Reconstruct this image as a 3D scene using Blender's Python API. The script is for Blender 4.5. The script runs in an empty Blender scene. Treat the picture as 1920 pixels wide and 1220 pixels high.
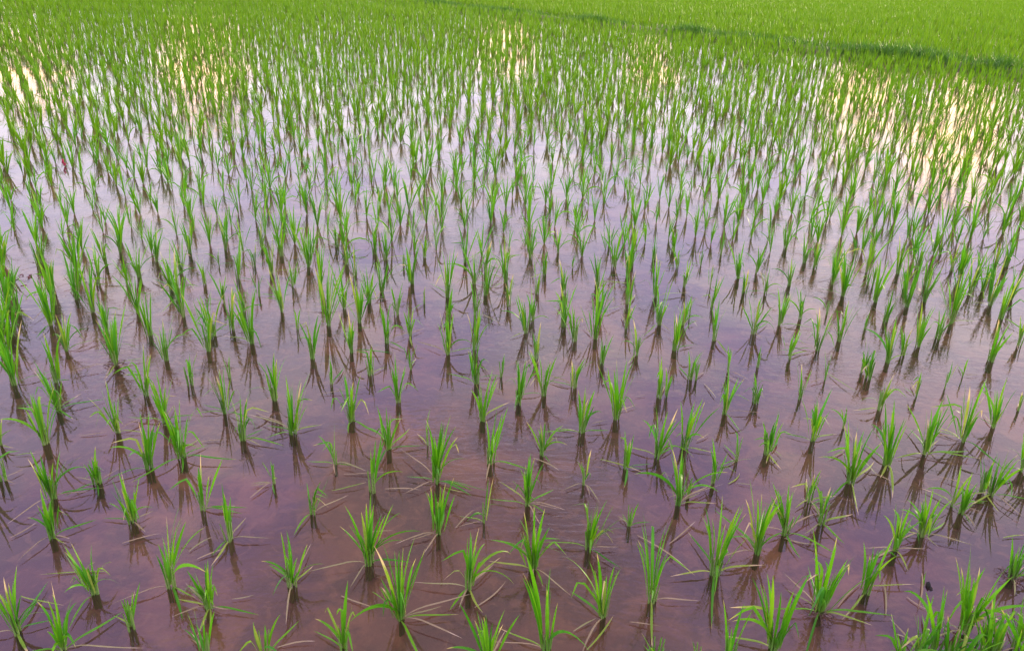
import bpy, math, random
import numpy as np
from mathutils import Matrix, Vector, noise

# ------------------------------------------------------------------ camera, sky, sun, exposure
R = math.radians
scene = bpy.context.scene
col = scene.collection
FOC, PITCH, ROLL, CAMH = 1480.0, R(24.68), R(1.7), 1.6          # focal length in photo pixels (1920 wide)
_c, _s = math.cos(ROLL), math.sin(ROLL)
_right = Vector((1, 0, 0))
_down = Vector((0, -math.sin(PITCH), -math.cos(PITCH)))
_fwd = Vector((0, math.cos(PITCH), -math.sin(PITCH)))
_rx = _c * _right - _s * _down
_ry = -(_s * _right + _c * _down)
cam_data = bpy.data.cameras.new('camera')
cam = bpy.data.objects.new('camera', cam_data)
col.objects.link(cam)
M = Matrix((_rx, _ry, -_fwd)).transposed().to_4x4()
M.translation = Vector((0, 0, CAMH))
cam.matrix_world = M
cam_data.sensor_width = 36.0
cam_data.lens = 36.0 * FOC / 1920.0
cam_data.clip_start = 0.05
cam_data.clip_end = 6000.0
scene.camera = cam

SUN_EL, SUN_AZ = R(7.0), R(46.0)          # low, ahead and to the right of the camera
sun_dir = Vector((math.sin(SUN_AZ) * math.cos(SUN_EL), math.cos(SUN_AZ) * math.cos(SUN_EL), math.sin(SUN_EL)))
sd = bpy.data.lights.new('sun', 'SUN')
sd.energy = 2.2
sd.angle = R(3.0)
sd.color = (1.0, 0.80, 0.52)
sun = bpy.data.objects.new('sun', sd)
col.objects.link(sun)
sun.rotation_euler = (-sun_dir).to_track_quat('-Z', 'Y').to_euler()
sun.location = (3, 8, 6)


class NT:
    """small helper round a node tree"""
    def __init__(self, tree):
        self.t = tree
        tree.nodes.clear()

    def n(self, typ, **kw):
        nd = self.t.nodes.new(typ)
        for k, v in kw.items():
            if k.startswith('i_'):
                key = k[2:]
                nd.inputs[int(key) if key.isdigit() else key].default_value = v
            else:
                setattr(nd, k, v)
        return nd

    def l(self, a, b):
        self.t.links.new(a, b)

    def math(self, op, a, b=None, c=None, clamp=False):
        nd = self.t.nodes.new('ShaderNodeMath')
        nd.operation = op
        nd.use_clamp = clamp
        for i, v in enumerate((a, b, c)):
            if v is None:
                continue
            if isinstance(v, (int, float)):
                nd.inputs[i].default_value = v
            else:
                self.l(v, nd.inputs[i])
        return nd.outputs[0]

    def mixc(self, fac, a, b, mode='MIX'):
        nd = self.t.nodes.new('ShaderNodeMix')
        nd.data_type = 'RGBA'
        nd.blend_type = mode
        for sock, v in ((nd.inputs[0], fac), (nd.inputs[6], a), (nd.inputs[7], b)):
            if isinstance(v, (int, float)):
                sock.default_value = v
            elif isinstance(v, tuple):
                sock.default_value = v if len(v) == 4 else v + (1,)
            else:
                self.l(v, sock)
        return nd.outputs[2]

    def ramp(self, fac, stops, interp='LINEAR'):
        nd = self.t.nodes.new('ShaderNodeValToRGB')
        cr = nd.color_ramp
        cr.interpolation = interp
        while len(cr.elements) < len(stops):
            cr.elements.new(0.5)
        for e, (p, c) in zip(cr.elements, stops):
            e.position = p
            e.color = (c, c, c, 1) if isinstance(c, (int, float)) else tuple(c) + (1,)
        self.l(fac, nd.inputs[0])
        return nd.outputs[0]

    def noise(self, vec, scale, detail=4, rough=0.5, dist=0.0):
        nd = self.t.nodes.new('ShaderNodeTexNoise')
        nd.inputs['Scale'].default_value = scale
        nd.inputs['Detail'].default_value = detail
        nd.inputs['Roughness'].default_value = rough
        nd.inputs['Distortion'].default_value = dist
        if vec is not None:
            self.l(vec, nd.inputs['Vector'])
        return nd.outputs[0]


world = bpy.data.worlds.new('World')
scene.world = world
world.use_nodes = True
W = NT(world.node_tree)
sky = W.n('ShaderNodeTexSky', sky_type='NISHITA')
sky.sun_disc = False
sky.sun_elevation = SUN_EL
sky.sun_rotation = SUN_AZ
sky.air_density = 1.2
sky.dust_density = 2.5
tc = W.n('ShaderNodeTexCoord')
sep = W.n('ShaderNodeSeparateXYZ')
W.l(tc.outputs['Generated'], sep.inputs[0])
zz = W.math('MAXIMUM', sep.outputs[2], 0.0)
den = W.math('ADD', zz, 0.16)
cmb = W.n('ShaderNodeCombineXYZ')
W.l(W.math('DIVIDE', sep.outputs[0], den), cmb.inputs[0])
W.l(W.math('DIVIDE', sep.outputs[1], den), cmb.inputs[1])
cl_big = W.noise(cmb.outputs[0], 1.9, 5, 0.5, 0.6)
cl_fine = W.noise(cmb.outputs[0], 5.5, 6, 0.55, 0.4)
cl = W.math('ADD', W.math('MULTIPLY', cl_big, 0.65), W.math('MULTIPLY', cl_fine, 0.35))
cover = W.ramp(cl, [(0.43, 0.0), (0.50, 0.5), (0.57, 1.0)])
# violet veil of high cloud, paler and rosier lumps in it, paler towards the horizon
veil = W.ramp(zz, [(0.0, (9.5, 8.6, 8.9)), (0.25, (8.2, 7.8, 10.6)), (0.42, (7.0, 6.5, 10.8)), (0.62, (6.6, 5.2, 10.0)), (1.0, (4.6, 3.9, 6.6))])
lump = W.ramp(zz, [(0.0, (12.5, 11.2, 10.6)), (0.25, (12.0, 11.6, 12.4)), (0.45, (11.4, 10.8, 11.8)), (0.65, (10.4, 8.6, 10.0)), (1.0, (7.5, 6.4, 7.4))])
ccol = W.mixc(cover, veil, lump)
# one broad dim cloud high ahead, brownish underneath
dc = W.n('ShaderNodeVectorMath', operation='DOT_PRODUCT')
W.l(tc.outputs['Generated'], dc.inputs[0])
dc.inputs[1].default_value = (math.sin(R(-6)) * math.cos(R(48)), math.cos(R(-6)) * math.cos(R(48)), math.sin(R(48)))
dimf = W.math('ADD', dc.outputs['Value'], W.math('MULTIPLY', W.math('SUBTRACT', cl, 0.5), 0.22))
ccol = W.mixc(W.ramp(dimf, [(0.945, 0.0), (0.985, 0.85)]), ccol, (4.2, 3.6, 3.6))
# lit undersides of low clouds, amber, on the side of the setting sun
warm_n = W.noise(cmb.outputs[0], 2.6, 4, 0.6, 0.5)
warm = None
for azd, eld, c0, c1 in ((-21, 6.2, 0.9980, 0.9996), (-31, 7.0, 0.9991, 0.9999), (-1, 4.6, 0.9988, 0.9998), (9, 5.8, 0.9992, 0.9999),
                         (23, 6.8, 0.9986, 0.9997), (28.5, 8.8, 0.9980, 0.9996), (37, 5.5, 0.9976, 0.9994)):
    dn_ = W.n('ShaderNodeVectorMath', operation='DOT_PRODUCT')
    W.l(tc.outputs['Generated'], dn_.inputs[0])
    dn_.inputs[1].default_value = (math.sin(R(azd)) * math.cos(R(eld)), math.cos(R(azd)) * math.cos(R(eld)), math.sin(R(eld)))
    wv_ = W.math('ADD', dn_.outputs['Value'], W.math('MULTIPLY', W.math('SUBTRACT', warm_n, 0.5), 0.0045))
    one_ = W.math('MULTIPLY', W.math('SUBTRACT', wv_, c0), 1.0 / (c1 - c0), clamp=True)
    warm = one_ if warm is None else W.math('MAXIMUM', warm, one_)
warm = W.math('MULTIPLY', warm, 0.85)
ccol = W.mixc(warm, ccol, (28.0, 17.0, 9.5))
skyc = W.mixc(0.88, sky.outputs[0], ccol)
bg = W.n('ShaderNodeBackground', i_Strength=0.13)
W.l(skyc, bg.inputs[0])
wo = W.n('ShaderNodeOutputWorld')
W.l(bg.outputs[0], wo.inputs[0])

vs = scene.view_settings
vs.view_transform = 'Standard'
vs.look = 'None'
vs.exposure = 0.88
vs.gamma = 1.0
vs.use_curve_mapping = False
scene.cycles.max_bounces = 8
scene.cycles.transparent_max_bounces = 12
scene.cycles.use_denoising = True

rng = random.Random(7)
nrg = np.random.default_rng(7)


# ------------------------------------------------------------------ helpers
def ground(px, py, z=0.0):
    """photo pixel -> point on the horizontal plane at height z"""
    u, v = (px - 960) / FOC, (py - 610) / FOC
    u2, v2 = _c * u + _s * v, -_s * u + _c * v
    dn = math.sin(PITCH) + v2 * math.cos(PITCH)
    fw = math.cos(PITCH) - v2 * math.sin(PITCH)
    k = (CAMH - z) / dn
    return u2 * k, fw * k


def project(X, Y, Z=0.0):
    """point (arrays allowed) -> photo pixel"""
    d = CAMH - Z
    zc = Y * math.cos(PITCH) + d * math.sin(PITCH)
    zs = np.maximum(zc, 1e-3)
    u2 = X / zs
    v2 = (-Y * math.sin(PITCH) + d * math.cos(PITCH)) / zs
    u, v = _c * u2 - _s * v2, _s * u2 + _c * v2
    return 960 + u * FOC, 610 + v * FOC, zc


def mesh_obj(name, verts, faces, mat, parent=None, smooth=True, attrs=None):
    me = bpy.data.meshes.new(name)
    me.from_pydata(verts, [], faces)
    if smooth:
        me.polygons.foreach_set('use_smooth', [True] * len(me.polygons))
    for k, vals in (attrs or {}).items():
        a = me.attributes.new(k, 'FLOAT', 'POINT')
        a.data.foreach_set('value', np.asarray(vals, dtype=np.float32))
    me.materials.append(mat)
    o = bpy.data.objects.new(name, me)
    col.objects.link(o)
    if parent:
        o.parent = parent
    return o


def inst(name, me, parent=None, mw=None):
    o = bpy.data.objects.new(name, me)
    col.objects.link(o)
    if parent:
        o.parent = parent
    if mw is not None:
        o.matrix_basis = mw
    return o


def tag(o, label=None, cat=None, group=None, kind=None):
    for k, v in (('label', label), ('category', cat), ('group', group), ('kind', kind)):
        if v:
            o[k] = v
    return o


def np_mesh(name, V, F, mat, rnd=None, tt=None):
    """big mesh from numpy arrays, F all quads"""
    me = bpy.data.meshes.new(name)
    me.vertices.add(len(V))
    me.vertices.foreach_set('co', V.astype(np.float32).ravel())
    me.loops.add(F.size)
    me.loops.foreach_set('vertex_index', F.astype(np.int32).ravel())
    me.polygons.add(len(F))
    me.polygons.foreach_set('loop_start', np.arange(0, F.size, 4, dtype=np.int32))
    me.polygons.foreach_set('loop_total', np.full(len(F), 4, dtype=np.int32))
    me.polygons.foreach_set('use_smooth', np.ones(len(F), dtype=bool))
    for k, a in (('rnd', rnd), ('t', tt)):
        if a is not None:
            at = me.attributes.new(k, 'FLOAT', 'POINT')
            at.data.foreach_set('value', a.astype(np.float32))
    me.update(calc_edges=True)
    me.materials.append(mat)
    o = bpy.data.objects.new(name, me)
    col.objects.link(o)
    return o


# ------------------------------------------------------------------ materials
def new_mat(name):
    m = bpy.data.materials.new(name)
    m.use_nodes = True
    return m, NT(m.node_tree)


def leaf_material(name, stops, tip, tip_from, transl=0.35, tr_gain=1.35, rough=0.42, foot=(0.30, 0.36, 0.12)):
    m, N = new_mat(name)
    oi = N.n('ShaderNodeObjectInfo')
    at = N.n('ShaderNodeAttribute', attribute_name='rnd')
    t = N.n('ShaderNodeAttribute', attribute_name='t')
    r = N.math('FRACT', N.math('ADD', oi.outputs['Random'], at.outputs['Fac']))
    c = N.ramp(r, stops)
    geo = N.n('ShaderNodeNewGeometry')
    nz = N.noise(geo.outputs['Position'], 38.0, 3, 0.6)
    c = N.mixc(N.ramp(nz, [(0.35, 0.0), (0.7, 0.35)]), c, N.mixc(1.0, c, (0.62, 0.72, 0.55), 'MULTIPLY'))
    # each leaf has its own amount of withered tip
    r2 = N.math('FRACT', N.math('MULTIPLY', r, 7.31))
    tt = N.math('ADD', t.outputs['Fac'], N.math('MULTIPLY', N.math('SUBTRACT', r2, 0.75), 0.28))
    c = N.mixc(N.ramp(tt, [(tip_from, 0.0), (min(1.0, tip_from + 0.12), 1.0)]), c, tip)
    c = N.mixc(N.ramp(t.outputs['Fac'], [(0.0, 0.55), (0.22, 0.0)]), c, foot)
    p = N.n('ShaderNodeBsdfPrincipled', i_Roughness=rough)
    p.inputs['Specular IOR Level'].default_value = 0.25
    N.l(c, p.inputs['Base Color'])
    tr = N.n('ShaderNodeBsdfTranslucent')
    N.l(N.mixc(1.0, c, (tr_gain, tr_gain, 0.7), 'MULTIPLY'), tr.inputs[0])
    mx = N.n('ShaderNodeMixShader', i_0=transl)
    N.l(p.outputs[0], mx.inputs[1])
    N.l(tr.outputs[0], mx.inputs[2])
    o = N.n('ShaderNodeOutputMaterial')
    N.l(mx.outputs[0], o.inputs[0])
    return m


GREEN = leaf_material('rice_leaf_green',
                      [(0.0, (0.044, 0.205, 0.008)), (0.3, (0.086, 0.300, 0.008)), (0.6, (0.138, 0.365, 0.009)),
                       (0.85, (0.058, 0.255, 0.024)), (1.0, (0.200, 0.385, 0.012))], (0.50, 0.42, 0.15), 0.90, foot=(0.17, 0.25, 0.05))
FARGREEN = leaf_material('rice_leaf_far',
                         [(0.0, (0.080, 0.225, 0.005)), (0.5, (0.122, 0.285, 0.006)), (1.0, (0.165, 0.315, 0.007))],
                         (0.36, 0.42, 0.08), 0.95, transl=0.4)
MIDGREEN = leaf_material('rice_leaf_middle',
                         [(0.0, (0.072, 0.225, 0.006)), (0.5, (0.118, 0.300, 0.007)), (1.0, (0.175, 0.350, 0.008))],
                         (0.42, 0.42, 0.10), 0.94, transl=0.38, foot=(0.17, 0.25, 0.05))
YELLOW = leaf_material('rice_leaf_yellowing',
                       [(0.0, (0.22, 0.36, 0.04)), (0.5, (0.30, 0.38, 0.06)), (1.0, (0.17, 0.33, 0.03))],
                       (0.60, 0.46, 0.26), 0.70)
STRAW = leaf_material('dried_leaf',
                      [(0.0, (0.27, 0.20, 0.12)), (0.4, (0.36, 0.27, 0.16)), (0.7, (0.24, 0.25, 0.10)), (1.0, (0.30, 0.21, 0.13))],
                      (0.48, 0.38, 0.27), 0.80, transl=0.2, tr_gain=1.0, rough=0.6, foot=(0.34, 0.25, 0.18))
BUNDGREEN = leaf_material('bund_grass_blade',
                          [(0.0, (0.046, 0.150, 0.016)), (0.5, (0.075, 0.210, 0.018)), (1.0, (0.110, 0.265, 0.018))],
                          (0.12, 0.20, 0.04), 0.96, transl=0.25)
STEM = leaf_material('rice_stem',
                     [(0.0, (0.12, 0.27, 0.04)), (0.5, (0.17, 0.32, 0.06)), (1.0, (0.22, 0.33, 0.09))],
                     (0.12, 0.30, 0.03), 0.85, transl=0.15, foot=(0.055, 0.045, 0.028))  # dark foot: mud, plus the root shadow at the waterline painted into the colour


def ground_material():
    m, N = new_mat('paddy_mud')
    geo = N.n('ShaderNodeNewGeometry')
    pos = geo.outputs['Position']
    big = N.noise(pos, 1.6, 4, 0.55, 0.4)
    mid = N.noise(pos, 7.0, 5, 0.6, 0.5)
    fine = N.noise(pos, 60.0, 4, 0.6)
    c = N.ramp(big, [(0.36, (0.085, 0.060, 0.066)), (0.5, (0.245, 0.140, 0.100)), (0.64, (0.430, 0.260, 0.160))])
    c = N.mixc(N.ramp(mid, [(0.40, 0.75), (0.56, 0.0)]), c, (0.092, 0.066, 0.070))
    c = N.mixc(N.ramp(N.noise(pos, 19.0, 4, 0.6, 0.8), [(0.52, 0.0), (0.66, 0.5)]), c, (0.40, 0.25, 0.155))
    c = N.mixc(N.ramp(fine, [(0.45, 0.0), (0.75, 0.35)]), c, (0.21, 0.145, 0.105))
    sp = N.n('ShaderNodeSeparateXYZ')
    N.l(pos, sp.inputs[0])
    c = N.mixc(N.ramp(sp.outputs[2], [(0.02, 0.0), (0.06, 1.0)]), c, N.ramp(mid, [(0.35, (0.060, 0.140, 0.012)), (0.7, (0.130, 0.230, 0.020))]))
    p = N.n('ShaderNodeBsdfPrincipled', i_Roughness=0.8)
    N.l(c, p.inputs['Base Color'])
    b = N.n('ShaderNodeBump', i_Strength=0.6, i_Distance=0.01)
    N.l(N.math('ADD', mid, N.math('MULTIPLY', fine, 0.4)), b.inputs['Height'])
    N.l(b.outputs[0], p.inputs['Normal'])
    o = N.n('ShaderNodeOutputMaterial')
    N.l(p.outputs[0], o.inputs[0])
    return m


def water_material():
    m, N = new_mat('paddy_water')
    geo = N.n('ShaderNodeNewGeometry')
    pos = geo.outputs['Position']
    mp = N.n('ShaderNodeMapping')
    mp.inputs['Rotation'].default_value = (0, 0, R(25))
    mp.inputs['Scale'].default_value = (1.0, 2.6, 1.0)
    N.l(pos, mp.inputs[0])
    rip = N.noise(mp.outputs[0], 16.0, 3, 0.5, 0.8)
    swell = N.noise(mp.outputs[0], 2.2, 2, 0.5)
    mask = N.ramp(N.noise(pos, 0.75, 2, 0.5), [(0.42, 0.05), (0.62, 1.0)])
    h = N.math('ADD', N.math('MULTIPLY', N.math('MULTIPLY', rip, mask), 0.0015), N.math('MULTIPLY', swell, 0.0012))
    b = N.n('ShaderNodeBump', i_Strength=1.0, i_Distance=1.0)
    N.l(h, b.inputs['Height'])
    fr = N.n('ShaderNodeFresnel', i_IOR=1.47)
    N.l(b.outputs[0], fr.inputs['Normal'])
    gl = N.n('ShaderNodeBsdfGlossy', i_Roughness=0.015)
    gl.inputs[0].default_value = (0.97, 0.95, 1.0, 1)
    N.l(b.outputs[0], gl.inputs['Normal'])
    # silty water: partly clear, partly scattering
    tr = N.n('ShaderNodeBsdfTransparent')
    tr.inputs[0].default_value = (0.92, 0.82, 0.72, 1)
    silt = N.n('ShaderNodeBsdfDiffuse')
    sc = N.ramp(N.noise(pos, 2.1, 3, 0.5, 0.5), [(0.35, (0.125, 0.072, 0.066)), (0.65, (0.225, 0.122, 0.084))])
    N.l(sc, silt.inputs[0])
    body = N.n('ShaderNodeMixShader', i_0=0.14)
    N.l(tr.outputs[0], body.inputs[1])
    N.l(silt.outputs[0], body.inputs[2])
    mx = N.n('ShaderNodeMixShader')
    N.l(fr.outputs[0], mx.inputs[0])
    N.l(body.outputs[0], mx.inputs[1])
    N.l(gl.outputs[0], mx.inputs[2])
    o = N.n('ShaderNodeOutputMaterial')
    N.l(mx.outputs[0], o.inputs[0])
    return m


def soil_material(name, a, b_, scale=9.0):
    m, N = new_mat(name)
    geo = N.n('ShaderNodeNewGeometry')
    nz = N.noise(geo.outputs['Position'], scale, 5, 0.6, 0.3)
    c = N.ramp(nz, [(0.35, a), (0.65, b_)])
    p = N.n('ShaderNodeBsdfPrincipled', i_Roughness=0.9)
    N.l(c, p.inputs['Base Color'])
    bm = N.n('ShaderNodeBump', i_Strength=0.8, i_Distance=0.02)
    N.l(nz, bm.inputs['Height'])
    N.l(bm.outputs[0], p.inputs['Normal'])
    o = N.n('ShaderNodeOutputMaterial')
    N.l(p.outputs[0], o.inputs[0])
    return m


MUD, WATER = ground_material(), water_material()
BANKSOIL = soil_material('bank_soil', (0.07, 0.05, 0.035), (0.14, 0.10, 0.07))
BUNDSOIL = soil_material('bund_soil', (0.06, 0.045, 0.03), (0.12, 0.085, 0.055))
ROOT = soil_material('muddy_root', (0.10, 0.06, 0.04), (0.22, 0.13, 0.09), 60)
DARK = soil_material('wet_dark_clod', (0.012, 0.012, 0.010), (0.035, 0.030, 0.022), 80)
REDLEAF = leaf_material('dead_red_leaf', [(0.0, (0.09, 0.018, 0.018)), (1.0, (0.17, 0.035, 0.03))], (0.2, 0.06, 0.05), 0.9, transl=0.15, foot=(0.07, 0.02, 0.02))
CRIMSON = soil_material('crimson_egg', (0.42, 0.03, 0.08), (0.55, 0.06, 0.13), 120)


# ------------------------------------------------------------------ ground, water, bund, bank
def spread(lo, hi, step, far, grow=1.28):
    a = list(np.arange(lo, hi + step / 2, step))
    d = step
    while a[-1] < far:
        d *= grow
        a.append(a[-1] + d)
    d = step
    while a[0] > -far:
        d *= grow
        a.insert(0, a[0] - d)
    return np.array(a)


MOUND = [ground(1690, 1135) + (0.22, 0.030), ground(1800, 1180) + (0.20, 0.035), ground(1260, 1160) + (0.20, 0.018),
         ground(215, 700) + (0.25, 0.020), ground(1890, 1100) + (0.12, 0.03)]


def mud_height(x, y):
    z = -0.055 + 0.020 * noise.noise((x * 1.9, y * 1.9, 3.1)) + 0.010 * noise.noise((x * 7, y * 7, 1.7)) + 0.005 * noise.noise((x * 19, y * 19, 5.2))
    for mx_, my_, r_, h_ in MOUND:
        z += h_ * math.exp(-((x - mx_) ** 2 + (y - my_) ** 2) / (r_ * r_) * 2)
    return min(z, -0.012)


gxs, gys = spread(-2.4, 2.6, 0.05, 2500), spread(0.9, 6.0, 0.05, 2500)
gv, gf = [], []
for y in gys:
    for x in gxs:
        r_ = max(abs(x), abs(y - 10))
        k = min(1.0, max(0.0, (r_ - 55) / 4))
        gv.append((x, y, mud_height(x, y) * (1 - k) + 0.16 * k))
nx = len(gxs)
for j in range(len(gys) - 1):
    for i in range(nx - 1):
        a = j * nx + i
        gf.append((a, a + 1, a + nx + 1, a + nx))
tag(mesh_obj('ground', gv, gf, MUD), 'brown paddy mud under the shallow water', None, None, 'structure')

wv, wf = [], []
wx, wy = np.linspace(-60, 60, 13), np.linspace(-50, 70, 13)
for y in wy:
    for x in wx:
        wv.append((x, y, 0.0))
for j in range(12):
    for i in range(12):
        a = j * 13 + i
        wf.append((a, a + 1, a + 14, a + 13))
tag(mesh_obj('paddy_water', wv, wf, WATER, smooth=False), 'still shallow paddy water mirroring a violet evening sky', None, None, 'structure')


def ridge(name, A_, B_, half, height, mat, n, seed, ext0, ext1):
    """low earth ridge along A-B with an uneven crest"""
    A_, B_ = Vector(A_), Vector(B_)
    d = (B_ - A_).normalized()
    q = Vector((-d.y, d.x))
    prof = [(-1.25, -0.09), (-0.95, -0.02), (-0.6, 0.75), (-0.25, 1.0), (0.2, 0.96), (0.6, 0.72), (0.95, -0.02), (1.25, -0.09)]
    V, F = [], []
    L = (B_ - A_).length
    for i in range(n + 1):
        s = -ext0 + (L + ext0 + ext1) * i / n
        c = A_ + d * s
        wob = 0.12 * half * noise.noise((s * 1.3, seed, 0))
        for (o_, h_) in prof:
            hh = h_ * height if h_ > 0 else h_
            if h_ > 0:
                hh *= 1 + 0.35 * noise.noise((s * 3.1, o_ * 2, seed))
            p = c + q * (o_ * half + wob)
            V.append((p.x, p.y, hh))
    m_ = len(prof)
    for i in range(n):
        for k in range(m_ - 1):
            a = i * m_ + k
            F.append((a, a + m_, a + m_ + 1, a + 1))
    return mesh_obj(name, V, F, mat), A_, d, q, L


BA, BB = ground(1060, 40), ground(1900, 138)
bund, bA, bd, bq, bL = ridge('paddy_bund', BA, BB, 0.36, 0.09, BUNDSOIL, 260, 4.0, 45, 30)
tag(bund, 'low earth bund between the two paddies', None, None, 'structure')
KA, KB = Vector(ground(1650, 1262)), Vector(ground(1930, 1196))
kd = (KB - KA).normalized()
kq = Vector((-kd.y, kd.x))
kc0, kc1 = KA - kq * 1.3, KB - kq * 1.3
bank, kA, kdd, kqq, kL = ridge('field_bank', kc0, kc1, 1.33, 0.10, BANKSOIL, 120, 9.0, 9, 9)
tag(bank, 'weedy earth bank along the edge of the paddy', None, None, 'structure')


def bund_side(x, y):
    """signed distance from the bund's middle line, positive beyond it"""
    v = (x - bA.x) * bq.x + (y - bA.y) * bq.y
    return v if bq.y > 0 else -v


def bank_side(x, y):
    v = (x - KA.x) * kq.x + (y - KA.y) * kq.y
    return v if kq.y > 0 else -v


# ------------------------------------------------------------------ leaf shapes
def leaf_curve(kind, r, segs):
    """centre line of a leaf of unit length as (x, z, angle, sideways) per ring"""
    if kind == 'erect':
        f = lambda t: R(r.uniform(0, 0)) + B * t ** 1.6
        B = R(r.uniform(4, 26))
    elif kind == 'arch':
        B, e = R(r.uniform(70, 135)), r.uniform(1.1, 1.9)
        f = lambda t: B * t ** e
    elif kind == 'kink':
        k0, B1, B2 = r.uniform(0.45, 0.75), R(r.uniform(8, 25)), R(r.uniform(90, 150))
        f = lambda t: B1 * t + (B2 * min(1.0, (t - k0) / 0.10) if t > k0 else 0.0)
    elif kind == 'flat':
        B = r.uniform(-4, 3)
        f = lambda t: R(88.0 + B * math.sin(t * 5))
    elif kind == 'slump':                 # leaves the stem, then lies down on the water
        f = lambda t: R(58 + 36 * min(1.0, t / 0.35))
    sw, swp = (r.uniform(-0.30, 0.30), r.uniform(0.3, 1.4)) if kind in ('flat', 'slump') else (r.uniform(-0.05, 0.05), 1.5)
    x = z = 0.0
    out = []
    for i in range(segs + 1):
        t = i / segs
        out.append((x, z, f(t), sw * t ** (1 + swp)))
        tm = (i + 0.5) / segs
        x += math.sin(f(tm)) / segs
        z += math.cos(f(tm)) / segs
    if kind == 'slump':
        out = [(a, max(b, 0.0), c, d) for a, b, c, d in out]
    return out


def width_at(t):
    return (0.50 + 0.55 * math.sin(min(1.0, t / 0.55) * math.pi / 2)) * (1 - max(0.0, (t - 0.42) / 0.58) ** 1.9) * 0.96 + 0.02


def leaf_arrays(kind, r, segs=8, across=3, twist=None, fold=0.22):
    cv = leaf_curve(kind, r, segs)
    tw = r.uniform(-1.5, 1.5) if twist is None else twist
    V, T = [], []
    for i, (x, z, a, s) in enumerate(cv):
        t = i / segs
        w = width_at(t) * 0.5
        ph = tw * (0.25 + 0.75 * t)
        # width axis turns about the leaf's run; unit width is scaled per leaf through WR
        n = (math.cos(a), -math.sin(a))           # normal within the bending plane
        for k in ([-1, 0, 1] if across == 3 else [-1, 1]):
            wy_, wn = math.cos(ph) * w * k, math.sin(ph) * w * k
            lift = fold * w * (abs(k) - 0.5) if across == 3 else 0.0
            V.append((x + n[0] * (wn + lift * math.cos(ph)) * WR, s + (wy_ - lift * math.sin(ph)) * WR, z + n[1] * (wn + lift * math.cos(ph)) * WR))
            T.append(t)
    F = []
    for i in range(segs):
        for k in range(across - 1):
            a = i * across + k
            F.append((a, a + 1, a + across + 1, a + across))
    return V, F, T


WR = 0.052                                        # leaf width / leaf length
LIB = {}
for kind, cnt in (('erect', 22), ('arch', 12), ('kink', 8), ('flat', 10), ('slump', 10)):
    LIB[kind] = []
    for i in range(cnt):
        tw = rng.uniform(-1.5, 1.5) if kind in ('erect', 'arch', 'kink') else rng.uniform(-0.3, 0.3)
        LIB[kind].append(leaf_arrays(kind, rng, 9, 3, tw))
_cache = {}


def leaf_data(kind, i, mat):
    key = (kind, i, mat.name)
    if key not in _cache:
        V, F, T = LIB[kind][i]
        me = bpy.data.meshes.new('leaf')
        me.from_pydata(V, [], F)
        me.polygons.foreach_set('use_smooth', [True] * len(F))
        at = me.attributes.new('t', 'FLOAT', 'POINT')
        at.data.foreach_set('value', T)
        me.materials.append(mat)
        _cache[key] = me
    return _cache[key]


def stem_data(r, n):
    V, F, T = [], [], []
    for k in range(n):
        a, rad = r.uniform(0, 6.28), 0.0045 * math.sqrt(n) * r.uniform(0.2, 1)
        bx_, by_ = math.cos(a) * rad, math.sin(a) * rad
        lx_, ly_ = math.cos(a) * r.uniform(0.0, 0.16), math.sin(a) * r.uniform(0.0, 0.16)
        h = r.uniform(0.055, 0.085)
        o = len(V)
        for j in range(4):
            t = j / 3
            z = -0.07 + (h + 0.07) * t
            rr = (0.0030, 0.0032, 0.0026, 0.0012)[j]
            for q in range(5):
                V.append((bx_ + lx_ * max(z, 0) + rr * math.cos(q * 1.2566), by_ + ly_ * max(z, 0) + rr * math.sin(q * 1.2566), z))
                T.append(t)
        for j in range(3):
            for q in range(5):
                F.append((o + j * 5 + q, o + j * 5 + (q + 1) % 5, o + j * 5 + 5 + (q + 1) % 5, o + j * 5 + 5 + q))
    me = bpy.data.meshes.new('stem')
    me.from_pydata(V, [], F)
    me.polygons.foreach_set('use_smooth', [True] * len(F))
    at = me.attributes.new('t', 'FLOAT', 'POINT')
    at.data.foreach_set('value', T)
    me.materials.append(STEM)
    return me


STEMS = {k: [stem_data(rng, k) for _ in range(3)] for k in (1, 2, 3, 5, 7)}


def frame(loc, d, az, L, w):
    """matrix: local Z along d, bend towards azimuth az, length L, width factor w"""
    d = d.normalized()
    x = Vector((math.cos(az), math.sin(az), 0))
    x = (x - d * x.dot(d))
    x = x.normalized() if x.length > 1e-4 else Vector((1, 0, 0))
    y = d.cross(x)
    m = Matrix((x * L, y * L * w, d * L)).transposed().to_4x4()
    m.translation = loc
    return m


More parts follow.
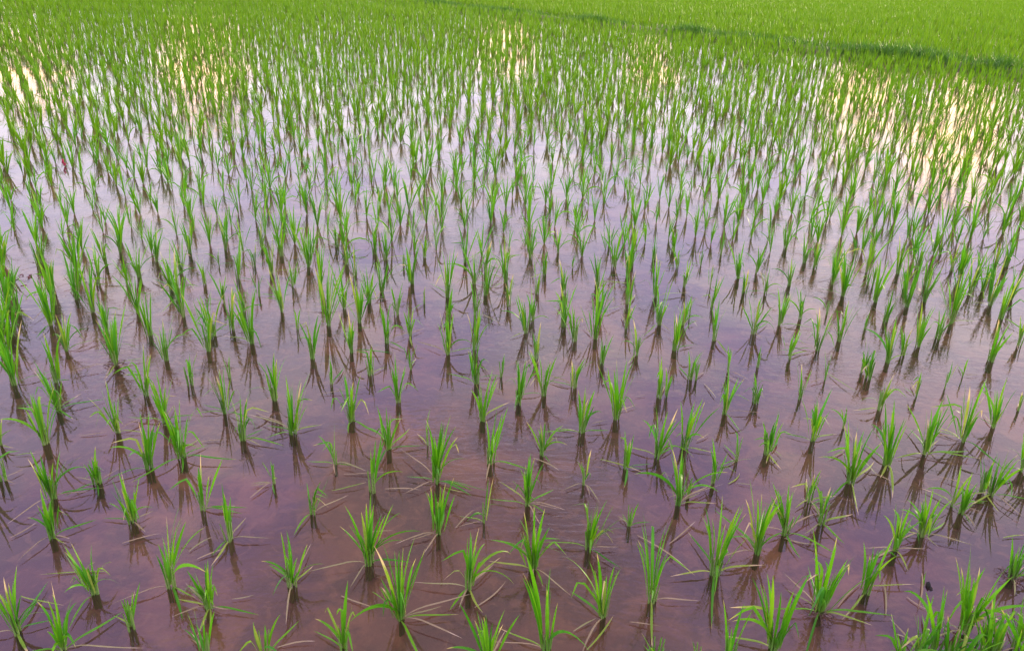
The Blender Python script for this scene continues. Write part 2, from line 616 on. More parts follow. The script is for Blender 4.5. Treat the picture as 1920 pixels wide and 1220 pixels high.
def rice_plant(X, Y, lean, h, n, label, group, droop=0, flat=0, dried=0, name='rice_plant', wide=1.0, yellow=0):
    root = bpy.data.objects.new(name, None)
    root.empty_display_size = 0.03
    root.location = (X, Y, 0)
    col.objects.link(root)
    tag(root, label, 'rice plant', group)
    sn = 1 if n <= 1 else 2 if n <= 3 else 3 if n <= 5 else 5 if n <= 8 else 7
    inst('stem', rng.choice(STEMS[sn]), root, Matrix.Rotation(rng.uniform(0, 6.28), 4, 'Z'))
    base_r = 0.0045 * math.sqrt(n)
    for i in range(n):
        az = rng.uniform(0, 2 * math.pi)
        sp = math.tan(R(abs(rng.gauss(0, 5)) if i < n * 0.75 else rng.uniform(6, 22))) * wide
        rad = base_r * rng.uniform(0, 1)
        d = Vector((lean + math.cos(az) * sp, math.sin(az) * sp, 1.0))
        L = h * (rng.uniform(0.72, 1.06) if i % 3 else rng.uniform(0.45, 0.85)) * (1.08 if i == 0 else 1.0)
        L = max(L, 0.05)
        wf_ = min(1.5, 0.0078 * rng.uniform(0.65, 1.2) / (L * WR))
        kind = 'erect' if rng.random() < 0.86 else 'kink'
        loc = Vector((math.cos(az) * rad, math.sin(az) * rad, 0.004 + rng.uniform(0, 0.02)))
        mat = YELLOW if 1 <= i <= yellow else GREEN
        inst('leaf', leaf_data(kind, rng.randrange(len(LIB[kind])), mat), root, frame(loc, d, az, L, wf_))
    for i in range(droop):
        az = rng.uniform(0, 2 * math.pi)
        L = h * rng.uniform(0.6, 1.0)
        d = Vector((math.cos(az) * 0.35, math.sin(az) * 0.35, 1))
        wf_ = min(1.4, 0.0075 * rng.uniform(0.8, 1.15) / (L * WR))
        kind = rng.choice(['arch', 'arch', 'kink'])
        mat = YELLOW if kind == 'kink' and rng.random() < 0.5 else GREEN
        inst('leaf', leaf_data(kind, rng.randrange(len(LIB[kind])), mat), root, frame(Vector((0, 0, 0.012)), d, az, L, wf_))
    for i in range(flat + dried):
        az = rng.uniform(0, 2 * math.pi)
        L = max(0.06, h * rng.uniform(0.4, 0.95)) * rng.uniform(0.8, 1.1)
        dr = i >= flat
        wf_ = min(1.3, (0.0055 if dr else 0.0074) * rng.uniform(0.7, 1.15) / (L * WR))
        mat = STRAW if dr else (YELLOW if rng.random() < 0.35 else GREEN)
        kind = 'slump'
        inst('dried_leaf' if dr else 'leaf', leaf_data(kind, rng.randrange(len(LIB[kind])), mat), root,
             frame(Vector((math.cos(az) * 0.006, math.sin(az) * 0.006, 0.0025 + 0.0015 * i)), Vector((0, 0, 1)), az, L, wf_))
    return root


def root_mat(parent, n=26, size=0.05):
    V, F = [], []
    for k in range(n):
        a = rng.uniform(0, 6.28)
        x, y = 0.0, 0.0
        pts = []
        for j in range(5):
            pts.append((x, y, 0.003 + 0.010 * math.sin(j * 0.8 + k) ** 2))
            a += rng.uniform(-0.7, 0.7)
            x += math.cos(a) * size / 4 * rng.uniform(0.6, 1.3)
            y += math.sin(a) * size / 4 * rng.uniform(0.6, 1.3)
        for j in range(4):
            p, q = pts[j], pts[j + 1]
            o = len(V)
            V += [(p[0], p[1], p[2] - 0.001), (p[0], p[1], p[2] + 0.001), (q[0], q[1], q[2] + 0.001), (q[0], q[1], q[2] - 0.001),
                  (p[0] + 0.0012, p[1] - 0.001, p[2]), (q[0] + 0.0012, q[1] - 0.001, q[2])]
            F += [(o, o + 1, o + 2, o + 3), (o + 1, o + 4, o + 5, o + 2), (o + 4, o, o + 3, o + 5)]
    return mesh_obj('root_mat', V, F, ROOT, parent)


# ------------------------------------------------------------------ rice plants one by one
# crop origin in the photo : base x, base y, tip x, tip y, leaves  (four crop pixels to one photo pixel)
SURVEY = {
    (0, 920):
        "400 345 330 70 9|700 780 580 520 9|1000 235 920 -80 9|1285 720 1215 220 4|1525 140 1480 -250 4|1720 370 1690 0 4|1575 880 1540 570 9|"
        "130 1060 20 700 8|480 1190 460 770 7|985 1030 940 820 4|1540 1250 1480 950 4|1960 1240 1850 1010 3",
    (480, 920):
        "425 170 410 -100 4|275 710 300 330 7|845 545 780 130 10|1085 970 1080 480 11|1370 325 1380 -20 10|1720 240 1740 -60 3|1600 735 1610 330 6|"
        "660 1195 670 820 5|90 1230 110 930 3|1740 1330 1740 900 8",
    (960, 920):
        "160 590 150 180 13|580 435 640 80 9|880 270 890 100 2|1045 825 1080 250 7|1520 625 1600 180 9|1830 460 1880 10 7|680 955 690 500 7|"
        "255 1190 240 600 6|1080 1300 1020 1110 4|1620 1320 1690 970 4|1380 1330 1370 1150 3",
    (1440, 920):
        "40 1190 100 720 10|130 325 150 -60 8|395 245 430 -40 5|380 920 490 450 15|720 770 840 380 6|945 450 1010 150 8|1160 340 1240 60 9|"
        "1450 170 1520 -60 6|1470 1060 1620 600 10|1830 660 1900 420 7|1440 1000 1480 540 2",
    (0, 660):
        "115 240 60 -20 9|430 220 380 0 7|430 440 350 210 8|340 690 280 390 10|390 1100 310 780 9|870 100 840 -120 9|875 605 760 270 7|"
        "1090 325 1030 30 8|1240 520 1180 210 7|1430 245 1440 80 4|1695 460 1660 170 7|1725 195 1715 40 3|1815 660 1790 400 6|1365 795 1330 510 10|"
        "1125 870 1100 660 6|730 990 700 770 6|20 960 0 860 4|5 700 -10 500 3",
    (480, 660):
        "150 360 110 20 7|280 610 250 300 9|570 240 580 30 3|715 520 690 180 8|860 170 850 -40 5|1060 380 1050 80 7|1155 130 1150 20 3|"
        "1645 240 1650 10 6|1845 190 1845 70 2|1690 520 1700 250 6|990 735 970 420 6|590 840 580 560 3|875 1045 870 650 4|125 990 100 830 3|"
        "1350 975 1370 540 9|1760 830 1770 490 7|1280 700 1275 340 1",
    (960, 660):
        "55 390 70 180 7|235 320 250 0 8|465 265 490 10 4|675 90 680 -60 4|1105 340 1115 70 5|1150 330 1190 130 3|1330 210 1345 0 4|"
        "1375 210 1385 20 3|1620 150 1640 -50 3|1840 110 1850 0 2|520 605 530 350 6|785 500 810 260 9|1595 460 1620 240 7|1825 380 1850 190 5|"
        "1095 790 1150 440 7|1290 720 1330 400 8|235 770 230 580 5|860 870 860 660 5|120 1150 110 820 8|540 990 540 760 3|1250 1140 1265 680 6|"
        "1520 985 1570 690 4|1690 810 1720 580 2|1905 760 1910 600 4|1310 1080 1320 1000 2",
    (1440, 660):
        "240 350 260 220 4|435 210 500 20 3|330 670 370 380 8|570 570 585 480 3|15 760 60 480 4|715 150 740 0 4|750 200 780 40 4|"
        "835 430 930 220 5|1105 330 1160 130 3|1335 270 1380 180 2|1460 180 1485 0 1|620 980 680 640 10|890 850 950 520 9|1180 770 1260 440 9|"
        "1455 665 1530 390 9|1690 570 1750 390 6|1870 440 1890 360 2|1675 1075 1770 790 8|1610 1050 1620 860 4|1385 1150 1490 860 3|305 1120 350 890 5|"
        "1910 890 1930 640 5",
    (0, 450):
        "20 340 10 130 8|100 420 80 240 7|30 640 10 440 8|15 800 0 600 8|60 860 40 660 6|150 560 120 400 4|20 190 10 0 7|"
        "60 500 50 220 9|95 720 60 520 8|320 170 300 0 7|290 190 230 60 4|385 640 290 300 10|400 380 370 210 6|505 830 470 660 6|"
        "580 230 510 0 11|740 320 690 140 7|790 190 740 20 7|900 90 890 -60 7|700 540 610 270 10|1035 550 990 340 8|960 330 890 200 5|"
        "1040 280 1000 50 6|1120 720 1090 480 7|1175 160 1150 0 8|1290 375 1220 80 7|1365 250 1300 70 6|1240 905 1200 620 7|1430 100 1400 0 6|"
        "1535 330 1490 190 4|1690 70 1680 -40 6|1790 290 1770 80 6|1640 190 1620 60 3|1670 460 1660 310 4|1560 830 1490 440 7|1885 775 1820 400 9|"
        "1830 530 1760 310 5|1910 200 1900 20 4",
    (480, 450):
        "40 60 30 -40 5|120 250 100 50 6|190 120 180 -20 8|395 200 390 0 10|285 345 270 190 5|200 540 140 300 6|15 420 10 290 4|"
        "540 640 510 180 9|310 670 300 520 3|430 890 420 740 6|605 50 600 -40 4|685 180 670 20 5|745 270 735 60 4|780 620 775 290 8|"
        "715 840 700 600 6|890 110 885 0 4|945 390 940 210 7|975 150 960 0 8|975 770 970 580 6|1055 560 1050 380 4|1155 720 1150 580 4|"
        "1165 330 1165 70 8|1105 200 1100 90 3|1265 130 1260 0 5|1260 480 1250 340 2|1440 430 1450 100 7|1440 860 1440 560 8|1440 620 1440 430 4|"
        "1640 330 1630 60 8|1650 560 1650 340 5|1645 820 1650 560 6|1870 320 1860 0 7|1890 490 1890 300 5",
    (960, 450):
        "140 130 150 0 8|240 260 245 110 4|345 95 350 -20 5|385 390 395 180 5|390 540 400 350 5|450 210 455 90 2|730 45 735 -50 5|"
        "640 330 650 80 4|640 440 720 240 2|870 280 890 0 6|870 480 880 260 5|855 660 870 430 4|1210 70 1220 -50 5|1060 150 1080 0 4|"
        "1075 430 1100 220 7|1100 635 1150 330 7|1300 350 1330 150 5|1225 825 1270 560 8|1290 640 1300 480 5|1500 500 1540 340 4|1515 750 1580 440 4|"
        "1240 210 1240 130 4|1410 190 1415 110 3|1690 280 1720 130 8|1570 110 1590 -30 4|1740 400 1770 270 4|1840 250 1870 20 5|1810 700 1850 480 6|"
        "1900 400 1920 260 5|100 700 100 560 6|150 600 170 400 4|180 890 190 660 4|465 760 470 550 7|620 740 640 530 9|930 860 935 730 5|"
        "190 400 180 230 4|1480 350 1480 200 3|1325 560 1330 400 3",
    (1440, 450):
        "130 60 140 -40 6|270 170 300 0 6|155 340 180 200 5|350 210 380 40 5|90 640 130 440 6|240 590 270 420 5|365 830 425 610 7|"
        "540 760 610 560 6|565 420 590 180 10|520 150 560 0 4|650 120 660 0 5|780 80 800 0 5|440 560 490 370 2|725 670 800 530 2|"
        "745 340 760 220 3|790 330 830 220 3|970 250 1030 60 6|880 610 950 400 5|1035 500 1120 280 9|1120 220 1170 20 8|1170 460 1240 240 7|"
        "1290 110 1310 0 5|1430 300 1490 130 9|1370 620 1440 300 9|1270 740 1310 580 4|1120 800 1165 600 6|1560 290 1640 60 7|1690 230 1740 80 6|"
        "1660 490 1760 260 9|1830 450 1870 280 6|1665 910 1760 660 6|1880 790 1920 640 5|900 920 940 740 6|150 890 180 690 5|1780 200 1820 50 6|"
        "1010 860 1040 740 4",
}
plants = []
for (ox, oy), s in SURVEY.items():
    for r_ in s.split('|'):
        a = [float(v) for v in r_.split()]
        plants.append((ox + a[0] / 4, oy + a[1] / 4, ox + a[2] / 4, oy + a[3] / 4, int(a[4])))
plants.sort(key=lambda p: -p[1])

GROUP = 'rice plants standing in the near paddy'
SPECIAL = {          # nearest surveyed pixel : label, drooping, green flat, dried flat, root mat
    (1006, 1068): ('very full rice clump of about twenty leaves with long blades arching out over the water', 5, 4, 2, False),
    (1535, 1150): ('thick rice clump on a tangle of muddy roots near the weedy bank', 2, 5, 3, True),
    (750, 1162): ('leafy rice clump with a curled yellow leaf and split dried leaves at its foot', 2, 3, 3, False),
    (690, 1056): ('full rice clump with bent leaves hanging from its middle', 4, 2, 2, False),
    (822, 1001): ('compact upright rice clump with one bent pale tip', 0, 2, 3, False),
    (1895, 1085): ('rice clump with exposed root ball beside the weedy bank', 1, 2, 2, True),
    (217, 685): ('upright rice clump standing on a patch of tangled brown roots', 1, 2, 4, True),
    (1807, 1185): ('broad bladed rice clump growing at the edge of the weedy bank', 3, 3, 1, False),
    (1676, 1032): ('rice clump whose long leaves arch over to the clump beside it', 3, 3, 3, False),
    (1730, 1005): ('rice clump with a folded over crown of leaves', 4, 3, 4, False),
    (880, 1104): ('open rice clump with thin leaves curving down all round', 4, 3, 3, False),
    (175, 1115): ('rice clump with one tall leaf and bleached broken tips', 3, 1, 1, False),
    (321, 1100): ('rice clump with slack leaves hanging down to the water', 5, 2, 1, False),
}
used = set()


def near_special(px, py):
    for k, v in SPECIAL.items():
        if k not in used and abs(k[0] - px) < 12 and abs(k[1] - py) < 14:
            used.add(k)
            return v
    return None


WORDS = ('no', 'one', 'two', 'three', 'four', 'five', 'six')


def plant_label(n, h, dr, fl, dd, ye, lean=0.0):
    size = 'tall' if h > 0.25 else 'short' if h < 0.17 else 'medium'
    if n <= 1:
        s = 'single %s rice blade' % size
    elif n <= 3:
        s = '%s wispy rice seedling' % size
    elif n <= 5:
        s = '%s thin rice seedling' % size
    elif n <= 8:
        s = '%s rice clump' % size
    else:
        s = '%s dense rice clump' % size
    if abs(lean) > 0.12:
        s = 'leaning ' + s
    bits = []
    if dr:
        bits.append('%s drooping' % WORDS[dr])
    if ye:
        bits.append('%s yellowed' % WORDS[ye])
    if fl:
        bits.append('%s floating' % WORDS[fl])
    if dd:
        bits.append('%s dried' % WORDS[dd])
    if not bits:
        return s + ' rising clean from the water'
    tail = bits[0] if len(bits) == 1 else ', '.join(bits[:-1]) + ' and ' + bits[-1]
    return '%s with %s %s' % (s, tail, 'leaf' if bits[-1].startswith('one') else 'leaves')


def add_survey(px, py, tx, ty, n):
    X, Y = ground(px, py)
    zc = Y * math.cos(PITCH) + CAMH * math.sin(PITCH)
    dep = PITCH + math.atan((py - 610) / FOC)
    h = math.hypot(py - ty, px - tx) / FOC * zc / math.cos(dep)
    lo = 0.24 if n >= 9 else 0.20 if n >= 6 else 0.15 if n >= 4 else 0.11
    if Y > 2.2:
        h = max(h, lo) * (1 + 0.10 * min(1.0, (Y - 2.2) / 1.5))
    h = min(h, 0.34) * 0.95
    # sideways lean left over once the camera's own convergence is taken off
    px0, py0, _ = project(X, Y, h * 0.9)
    lean = (tx - px0) / FOC * zc / h * 0.8 + rng.uniform(-0.05, 0.05)
    lean = max(-0.35, min(0.35, lean))
    sp = near_special(px, py)
    far = max(0.0, min(1.0, (Y - 2.0) / 2.2))
    if sp:
        label, dr, fl, dd, rt = sp
        ye = 1
    else:
        rt = False
        k = 1 if n >= 5 else 0.5
        dr = int(rng.choice([1, 1, 2, 3, 3] if Y < 2.4 else [0, 1, 2]) * k)
        fl = int(rng.choice([1, 2, 3, 4]) * k) if Y < 2.6 else rng.choice([0, 0, 1, 1])
        dd = rng.choice([0, 1, 1, 2, 3]) if Y < 2.3 else rng.choice([0, 0, 0, 1, 1])
        ye = rng.choice([0, 0, 1, 1, 2]) if n >= 5 else rng.choice([0, 0, 1]) if n >= 2 else 0
        label = plant_label(n, h, dr, fl, dd, ye, lean)
    m = n + (2 if n >= 4 else 0) + (2 if n >= 6 else 0) + (3 if n >= 9 else 0)
    o = rice_plant(X, Y, lean, h, m, label, None if sp else GROUP, dr, fl, dd, yellow=ye)
    if rt:
        root_mat(o)
    return X, Y


placed = []
for p in plants:
    placed.append(add_survey(*p))

# the planting grid the survey shows: rows 0.26 m apart, a hill every 0.17 m along the row
e1 = np.array((0.822, 0.570))
e2 = np.array((-0.570, 0.822))


def lattice(du, dv, jit, xr, yr, seed):
    g = np.random.default_rng(seed)
    n1 = int(170 / du)
    n2 = int(170 / dv)
    I, J = np.meshgrid(np.arange(-n1 // 2, n1 // 2), np.arange(-n2 // 2, n2 // 2))
    ph = g.uniform(0, 1, size=(n2 + 2, 1))[:I.shape[0]]
    ph = np.cumsum(g.normal(0, 0.12, size=(I.shape[0], 1)), axis=0) + 0 * ph
    U = (I + ph) * du + g.normal(0, jit, I.shape)
    Vv = J * dv + g.normal(0, jit * 0.9, I.shape) + 0.03 * np.sin(U * 1.1 + J * 0.05)
    P_ = U[..., None] * e1 + Vv[..., None] * e2
    P_ = P_.reshape(-1, 2) + np.array((0, 10.0))
    k = (P_[:, 0] > xr[0]) & (P_[:, 0] < xr[1]) & (P_[:, 1] > yr[0]) & (P_[:, 1] < yr[1]) & (g.random(len(P_)) > 0.09)
    return P_[k]


pts = lattice(0.172, 0.263, 0.028, (-54, 54), (-1.5, 66), 3)
sb = (pts[:, 0] - bA.x) * bq.x + (pts[:, 1] - bA.y) * bq.y
sk = (pts[:, 0] - KA.x) * kq.x + (pts[:, 1] - KA.y) * kq.y
if bq.y < 0:
    sb = -sb
if kq.y < 0:
    sk = -sk
px_, py_, zc_ = project(pts[:, 0], pts[:, 1])
inframe = (zc_ > 0.2) & (px_ > -15) & (px_ < 1935)
wedge = np.abs(pts[:, 0]) < 1.6 + 0.80 * np.maximum(pts[:, 1], 0.2)
PL = np.array(placed)
gap = np.min(np.hypot(pts[:, None, 0] - PL[None, :, 0], pts[:, None, 1] - PL[None, :, 1]), axis=1)
fill = inframe & (py_ > 478) & (py_ < 640) & (gap > 0.145)
near = pts[wedge & (sb < -0.42) & (sk > 0.12) & (fill | ~(inframe & (py_ > 478)))]
_, ny, nz_ = project(near[:, 0], near[:, 1])
nxp = project(near[:, 0], near[:, 1])[0]
vis = np.where((nxp > 0) & (nxp < 1920) & (ny < 640))[0]
vis = vis[np.argsort(-ny[vis])][:max(0, 300 - len(plants))]
for i in vis:
    n = rng.choice([3, 5, 6, 7, 8, 9])
    h = rng.uniform(0.19, 0.27)
    dr, fl, dd, ye = rng.choice([0, 1, 2]), rng.choice([0, 1]), rng.choice([0, 1, 2]), rng.choice([0, 1, 2])
    rice_plant(near[i, 0], near[i, 1], rng.uniform(-0.05, 0.05), h, n + 3, plant_label(n, h, dr, fl, dd, ye), GROUP, dr, fl, dd, yellow=ye)
mask = np.ones(len(near), bool)
mask[vis] = False
near = near[mask]
pt2 = lattice(0.16, 0.235, 0.030, (-54, 54), (4, 68), 5)
sb2 = ((pt2[:, 0] - bA.x) * bq.x + (pt2[:, 1] - bA.y) * bq.y) * (1 if bq.y > 0 else -1)
beyond = pt2[(np.abs(pt2[:, 0]) < 1.6 + 0.80 * pt2[:, 1]) & (sb2 > 0.40)]
print('surveyed', len(plants), 'near rest', len(near), 'beyond', len(beyond))


# ------------------------------------------------------------------ the rest of the rice as one mass per paddy
def clump_arrays(r, n, segs, h=1.0, wmm=0.010, spread_=1.0, arch=0.12):
    VV, FF, TT = [], [], []
    for i in range(n):
        kind = 'arch' if r.random() < arch else 'erect'
        V, F, T = leaf_arrays(kind, r, segs, 2)
        az = r.uniform(0, 6.283)
        sp = math.tan(R(r.uniform(0, 9) if i < n * 0.68 else r.uniform(8, 22))) * spread_
        d = Vector((math.cos(az) * sp, math.sin(az) * sp, 1))
        L = h * r.uniform(0.65, 1.06)
        m = frame(Vector((math.cos(az) * 0.010, math.sin(az) * 0.010, -0.01)), d, az, L, wmm * r.uniform(0.8, 1.2) / (L * WR))
        o = len(VV)
        VV += [tuple(m @ Vector(v)) for v in V]
        FF += [tuple(o + q for q in f) for f in F]
        TT += T
    return np.array(VV), np.array(FF), np.array(TT)


def mass(name, P_, libs, hr, mat, seed, tint=None):
    g = np.random.default_rng(seed)
    which = g.integers(0, len(libs), len(P_))
    Vs, Fs, Rs, Ts = [], [], [], []
    off = 0
    for k, (V, F, T) in enumerate(libs):
        Q = P_[which == k]
        if not len(Q):
            continue
        a = g.uniform(0, 6.283, len(Q))
        patch = np.array([noise.noise((q[0] * 0.45, q[1] * 0.45, seed)) for q in Q])
        s = g.uniform(hr[0], hr[1], len(Q)) * (1 + 0.18 * patch)
        ca, sa = np.cos(a), np.sin(a)
        X = (V[None, :, 0] * ca[:, None] - V[None, :, 1] * sa[:, None]) * s[:, None] + Q[:, 0, None]
        Y = (V[None, :, 0] * sa[:, None] + V[None, :, 1] * ca[:, None]) * s[:, None] + Q[:, 1, None]
        Z = V[None, :, 2] * s[:, None]
        Vs.append(np.stack((X, Y, np.broadcast_to(Z, X.shape)), -1).reshape(-1, 3))
        Fs.append((F[None] + off + (np.arange(len(Q)) * len(V))[:, None, None]).reshape(-1, 4))
        off += len(Q) * len(V)
        lf = np.repeat(g.random((len(Q), len(V) // LV)), LV, axis=1) if LV else np.zeros((len(Q), len(V)))
        Rs.append((np.clip(0.5 + patch * 0.5, 0, 1)[:, None] * 0.35 + lf * 0.6).reshape(-1))
        Ts.append(np.tile(T, len(Q)))
    return np_mesh(name, np.concatenate(Vs), np.concatenate(Fs), mat, np.concatenate(Rs), np.concatenate(Ts))


r5 = random.Random(21)
dist = np.hypot(near[:, 0], near[:, 1])
dist = dist + np.random.default_rng(77).normal(0, 0.11, len(near)) * dist
mid_lib = [clump_arrays(r5, r5.choice([6, 8, 9, 10, 12, 13]), 5, 1.0, 0.029, 0.9, 0.16) for _ in range(20)]
low_lib = [clump_arrays(r5, r5.choice([10, 11, 12, 13]), 3, 1.0, 0.033, 0.95, 0.10) for _ in range(10)]
far_lib = [clump_arrays(r5, r5.choice([7, 8, 9]), 2, 1.0, 0.050, 1.0, 0.0) for _ in range(10)]
LV = 2 * 6
o1 = mass('rice_seedlings', near[dist < 7.5], mid_lib, (0.16, 0.27), GREEN, 11)
LV = 2 * 4
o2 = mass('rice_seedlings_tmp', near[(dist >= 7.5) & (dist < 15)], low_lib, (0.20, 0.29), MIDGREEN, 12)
LV = 2 * 3
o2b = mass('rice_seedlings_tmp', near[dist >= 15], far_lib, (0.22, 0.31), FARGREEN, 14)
# one object for the whole near paddy
for o in (o1, o2, o2b):
    o.select_set(True)
bpy.context.view_layer.objects.active = o1
bpy.ops.object.join()
tag(o1, 'rows of young green rice filling the paddy back to the bund', 'rice seedlings', None, 'stuff')
LV = 2 * 3
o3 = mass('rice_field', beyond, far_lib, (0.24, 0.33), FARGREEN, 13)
tag(o3, 'yellow green young rice of the paddy beyond the bund', 'rice field', None, 'stuff')

# ------------------------------------------------------------------ grass along the bund
g = np.random.default_rng(31)
nb = 42000
s_ = g.uniform(-24, bL + 10, nb)
dens = np.array([noise.noise((q * 1.1, 2.0, 7.0)) + 0.6 * noise.noise((q * 3.7, 9.0, 1.0)) for q in s_])
# thick where the photograph shows the dark tussocks, thin between them
bpx = project(bA.x + bd.x * s_, bA.y + bd.y * s_, 0.1)[0]
tuss = np.zeros(nb)
for c_, w_, a_ in ((1690, 110, 1.0), (1880, 45, 0.9), (1110, 40, 0.6), (1310, 45, 0.7), (1440, 70, 0.45), (930, 60, 0.4), (820, 40, 0.4), (2150, 90, 0.8)):
    tuss = np.maximum(tuss, a_ * np.exp(-((bpx - c_) / w_) ** 2))
dens = 0.55 * dens + 1.3 * tuss - 0.25
keep = g.random(nb) < np.clip(0.30 + 0.8 * dens, 0.06, 1.0)
s_, dens = s_[keep], dens[keep]
of = g.uniform(-0.42, 0.40, len(s_))
BP = np.stack((bA.x + bd.x * s_ + bq.x * of, bA.y + bd.y * s_ + bq.y * of), -1)
hh = g.uniform(0.10, 0.24, len(s_)) * (0.85 + 0.55 * np.clip(dens, -0.6, 1))
az = g.uniform(0, 6.283, len(s_))
tl = g.uniform(0.1, 0.75, len(s_))
zb = 0.085 * np.clip(1 - (of / 0.36) ** 2, 0, 1)
wd = g.uniform(0.010, 0.020, len(s_))
ts = np.array((0, 0.45, 1.0))
fw = np.array((1.0, 0.85, 0.12))
cx, sx = np.cos(az), np.sin(az)
V = np.zeros((len(s_), 3, 2, 3))
for k in range(3):
    bend = tl * hh * ts[k] ** 1.7
    for e, sg in enumerate((-1, 1)):
        V[:, k, e, 0] = BP[:, 0] + cx * bend - sx * wd * 0.5 * sg * fw[k]
        V[:, k, e, 1] = BP[:, 1] + sx * bend + cx * wd * 0.5 * sg * fw[k]
        V[:, k, e, 2] = zb - 0.01 + hh * ts[k] * (1 - 0.25 * tl * ts[k])
base = (np.arange(len(s_)) * 6)[:, None, None]
F = (np.array([[0, 1, 3, 2], [2, 3, 5, 4]])[None] + base).reshape(-1, 4)
bg_o = np_mesh('bund_grass', V.reshape(-1, 3), F, BUNDGREEN, np.repeat(g.random(len(s_)), 6), np.tile(np.repeat(ts, 2), len(s_)))
tag(bg_o, 'dark green grass growing along the bund', 'grass', None, 'stuff')

# ------------------------------------------------------------------ weeds on the near bank
weeds = [(1722, 1232, 8, 0.16, 'broad leaved grass tuft on the corner of the bank'),
         (1775, 1238, 6, 0.15, 'low matted grass tuft beside the broad bladed rice clump'),
         (1838, 1215, 6, 0.12, 'fine grass tuft behind the matted tuft on the bank'),
         (1868, 1228, 6, 0.13, 'bushy fine grass tuft in the middle of the bank weeds'),
         (1905, 1215, 6, 0.14, 'upright grass tuft at the outer end of the bank weeds'),
         (1820, 1255, 6, 0.12, 'small grass tuft low on the face of the bank'),
         (1895, 1262, 10, 0.12, 'short grass tuft on top of the bank'),
         (1752, 1222, 7, 0.21, 'long bladed grass tuft leaning over the water from the bank'),
         (1790, 1262, 6, 0.20, 'rank grass tuft behind the corner of the bank'),
         (1850, 1240, 9, 0.20, 'loose tall grass tuft among the bank weeds'),
         (1918, 1245, 6, 0.22, 'tall thick grass tuft highest on the bank'),
         (1690, 1250, 8, 0.14, 'straggling grass tuft where the bank meets open water')]
for (px, py, n, h, lab) in weeds:
    X, Y = ground(px, py, 0.0)
    o = rice_plant(X, Y, rng.uniform(-0.2, 0.2), h, n, lab, None, 2, 1, 1, name='grass_tuft', wide=2.0)
    o['category'] = 'grass tuft'
    o['group'] = 'grass tufts on the near bank'

# ------------------------------------------------------------------ dried leaves adrift, scraps, clod, eggs
# start pixel, end pixel in the photo
STRAWS = ('150 465 360 380|196 1072 80 1071|1000 948 1290 1043|355 1035 388 1006|370 1050 420 1026|435 1125 477 1123|'
          '622 922 690 915|645 890 728 893|722 918 790 916|855 990 885 958|835 916 865 930|690 1000 738 998|890 1140 958 1100|'
          '1000 860 1055 880|1040 805 1080 806|1190 745 1215 744|1305 828 1335 820|1315 838 1330 840|1125 862 1210 886|1320 721 1345 750|'
          '1155 773 1200 765|1110 796 1140 790|1365 908 1396 895|1380 908 1412 908|1570 1140 1608 1085|1660 1155 1664 1090|'
          '1612 1100 1720 1110|1255 1020 1310 985|1195 1005 1290 1060|1360 706 1390 720|1550 700 1600 742|1700 850 1795 866|'
          '1470 1010 1530 1030|1640 890 1680 905|1450 845 1470 858|1555 862 1600 840|600 740 690 735|150 818 200 816|30 855 70 848|'
          '205 800 230 785|480 775 530 803|470 935 510 905|345 840 380 826|375 830 420 822|230 1020 300 998|20 1010 75 985|'
          '40 1120 110 1150|640 1118 700 1150|520 1215 590 1195|1075 1185 1115 1160|1100 1220 1160 1165|1180 1168 1240 1178|'
          '1700 1120 1735 1150|1728 1076 1736 1155|1880 1010 1915 1000|1500 935 1540 950')
k = 0
for s in STRAWS.split('|'):
    x0, y0, x1, y1 = [float(v) for v in s.split()]
    if (x0, y0) == (150.0, 465.0) or math.hypot(x1 - x0, y1 - y0) > 130:
        continue
    A0, A1 = Vector(ground(x0, y0)), Vector(ground(x1, y1))
    L = (A1 - A0).length
    azm = math.atan2(A1.y - A0.y, A1.x - A0.x)
    mat = STRAW if k % 4 else YELLOW
    o = inst('floating_leaf', leaf_data('flat', k % len(LIB['flat']), mat), None,
             frame(Vector((A0.x, A0.y, 0.004 + 0.0006 * (k % 5))), Vector((0, 0, 1)), azm, L, min(1.2, 0.0050 / (L * WR))))
    long_ = 'long' if L > 0.13 else 'medium' if L > 0.08 else 'short'
    hue = 'straw coloured' if mat is STRAW else 'yellow green'
    tag(o, '%s %s fallen rice leaf afloat on open water between plants' % (long_, hue), 'fallen leaf', 'fallen rice leaves afloat between the plants')
    k += 1

# dark red scraps of dead leaf
sx_, sy_ = ground(46, 520)
ro = bpy.data.objects.new('red_leaf_scrap', None)
ro.location = (sx_, sy_, 0)
col.objects.link(ro)
tag(ro, 'dark red curled scraps of dead leaf floating among the rice', 'dead leaf')
for i in range(9):
    az = rng.uniform(0, 6.28)
    kd_ = rng.choice(['arch', 'slump', 'kink'])
    L = rng.uniform(0.035, 0.07)
    inst('leaf', leaf_data(kd_, i % 8, REDLEAF), ro, frame(Vector((rng.uniform(-0.045, 0.045), rng.uniform(-0.03, 0.03), 0.003)),
                                                          Vector((math.cos(az) * 1.6, math.sin(az) * 1.6, 0.5)), az, L, 0.016 / (L * WR) * 0.9))
for (px, py) in ((38, 538), (63, 551)):
    X, Y = ground(px, py)
    o = inst('red_leaf_scrap', leaf_data('kink', 1, REDLEAF), None, frame(Vector((X, Y, 0.004)), Vector((1.5, 0.3, 0.3)), 0.4, 0.05, 3.0))
    tag(o, 'tiny loose dark red leaf scrap beside the larger red scraps', 'dead leaf', 'loose red leaf scraps')


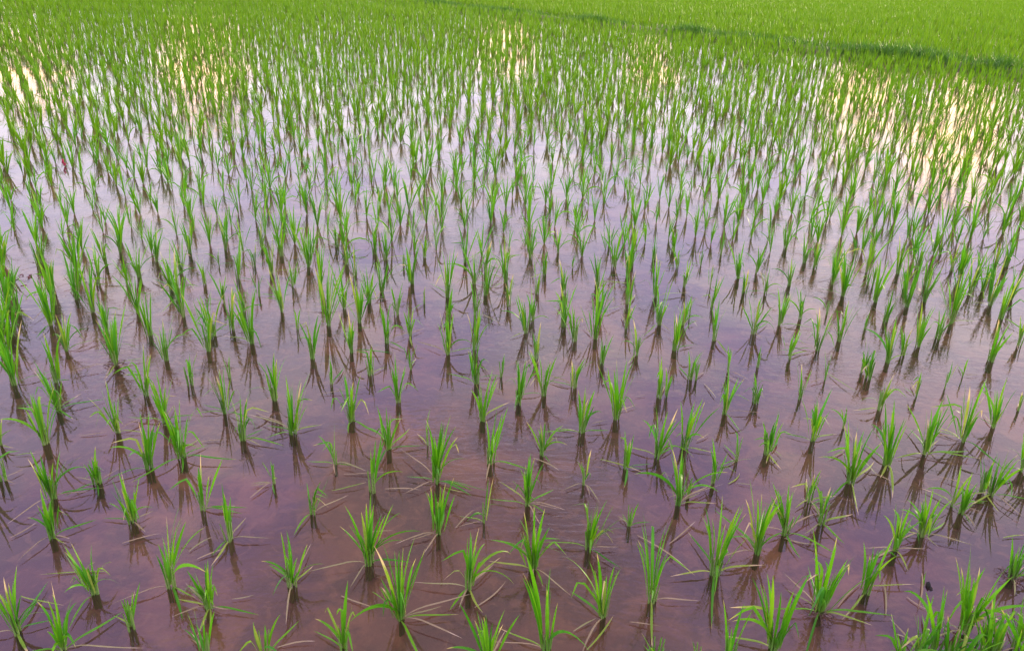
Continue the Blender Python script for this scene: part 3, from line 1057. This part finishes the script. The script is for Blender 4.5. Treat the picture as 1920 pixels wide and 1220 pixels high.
def lumps(name, centres, mat, parent=None, seed=1.0):
    """rounded lumps, one mesh"""
    V, F = [], []
    for (cx_, cy_, cz_, rx_, ry_, rz_) in centres:
        o = len(V)
        nu, nv = 10, 6
        V.append((cx_, cy_, cz_ - rz_))
        for j in range(1, nv):
            th = math.pi * j / nv
            for i in range(nu):
                ph = 2 * math.pi * i / nu
                n_ = Vector((math.sin(th) * math.cos(ph), math.sin(th) * math.sin(ph), -math.cos(th)))
                d_ = 1 + 0.28 * noise.noise(n_ * 1.7 + Vector((seed, cx_ * 50, cy_ * 50)))
                V.append((cx_ + n_.x * rx_ * d_, cy_ + n_.y * ry_ * d_, cz_ + n_.z * rz_ * d_))
        V.append((cx_, cy_, cz_ + rz_))
        for i in range(nu):
            F.append((o, o + 1 + (i + 1) % nu, o + 1 + i))
            F.append((o + 1 + (nv - 1) * nu, o + 1 + (nv - 2) * nu + i, o + 1 + (nv - 2) * nu + (i + 1) % nu))
            for j in range(nv - 2):
                a = o + 1 + j * nu
                F.append((a + i, a + (i + 1) % nu, a + nu + (i + 1) % nu, a + nu + i))
    return mesh_obj(name, V, F, mat, parent)


X, Y = ground(1740, 1098)
cl_ = bpy.data.objects.new('mud_clod', None)
cl_.location = (X, Y, 0)
col.objects.link(cl_)
tag(cl_, 'small dark wet clod with a green leaf against it near the weedy bank', 'mud clod')
lumps('lump', [(0, 0, 0.0, 0.006, 0.010, 0.014), (0.003, -0.010, -0.002, 0.006, 0.008, 0.008)], DARK, cl_, 3.0)
inst('leaf', leaf_data('arch', 2, GREEN), cl_, frame(Vector((-0.012, 0, 0.0)), Vector((-0.3, 0.1, 1)), 0.6, 0.05, 2.2))

X, Y = ground(121, 312)
eg = lumps('egg_cluster', [(X + rng.uniform(-0.008, 0.008), Y + rng.uniform(-0.006, 0.006), 0.012 + 0.008 * i, 0.009, 0.009, 0.008) for i in range(6)], CRIMSON, None, 5.0)
tag(eg, 'small crimson cluster clinging to rice stems at the water', 'egg cluster')

bpy.context.view_layer.update()
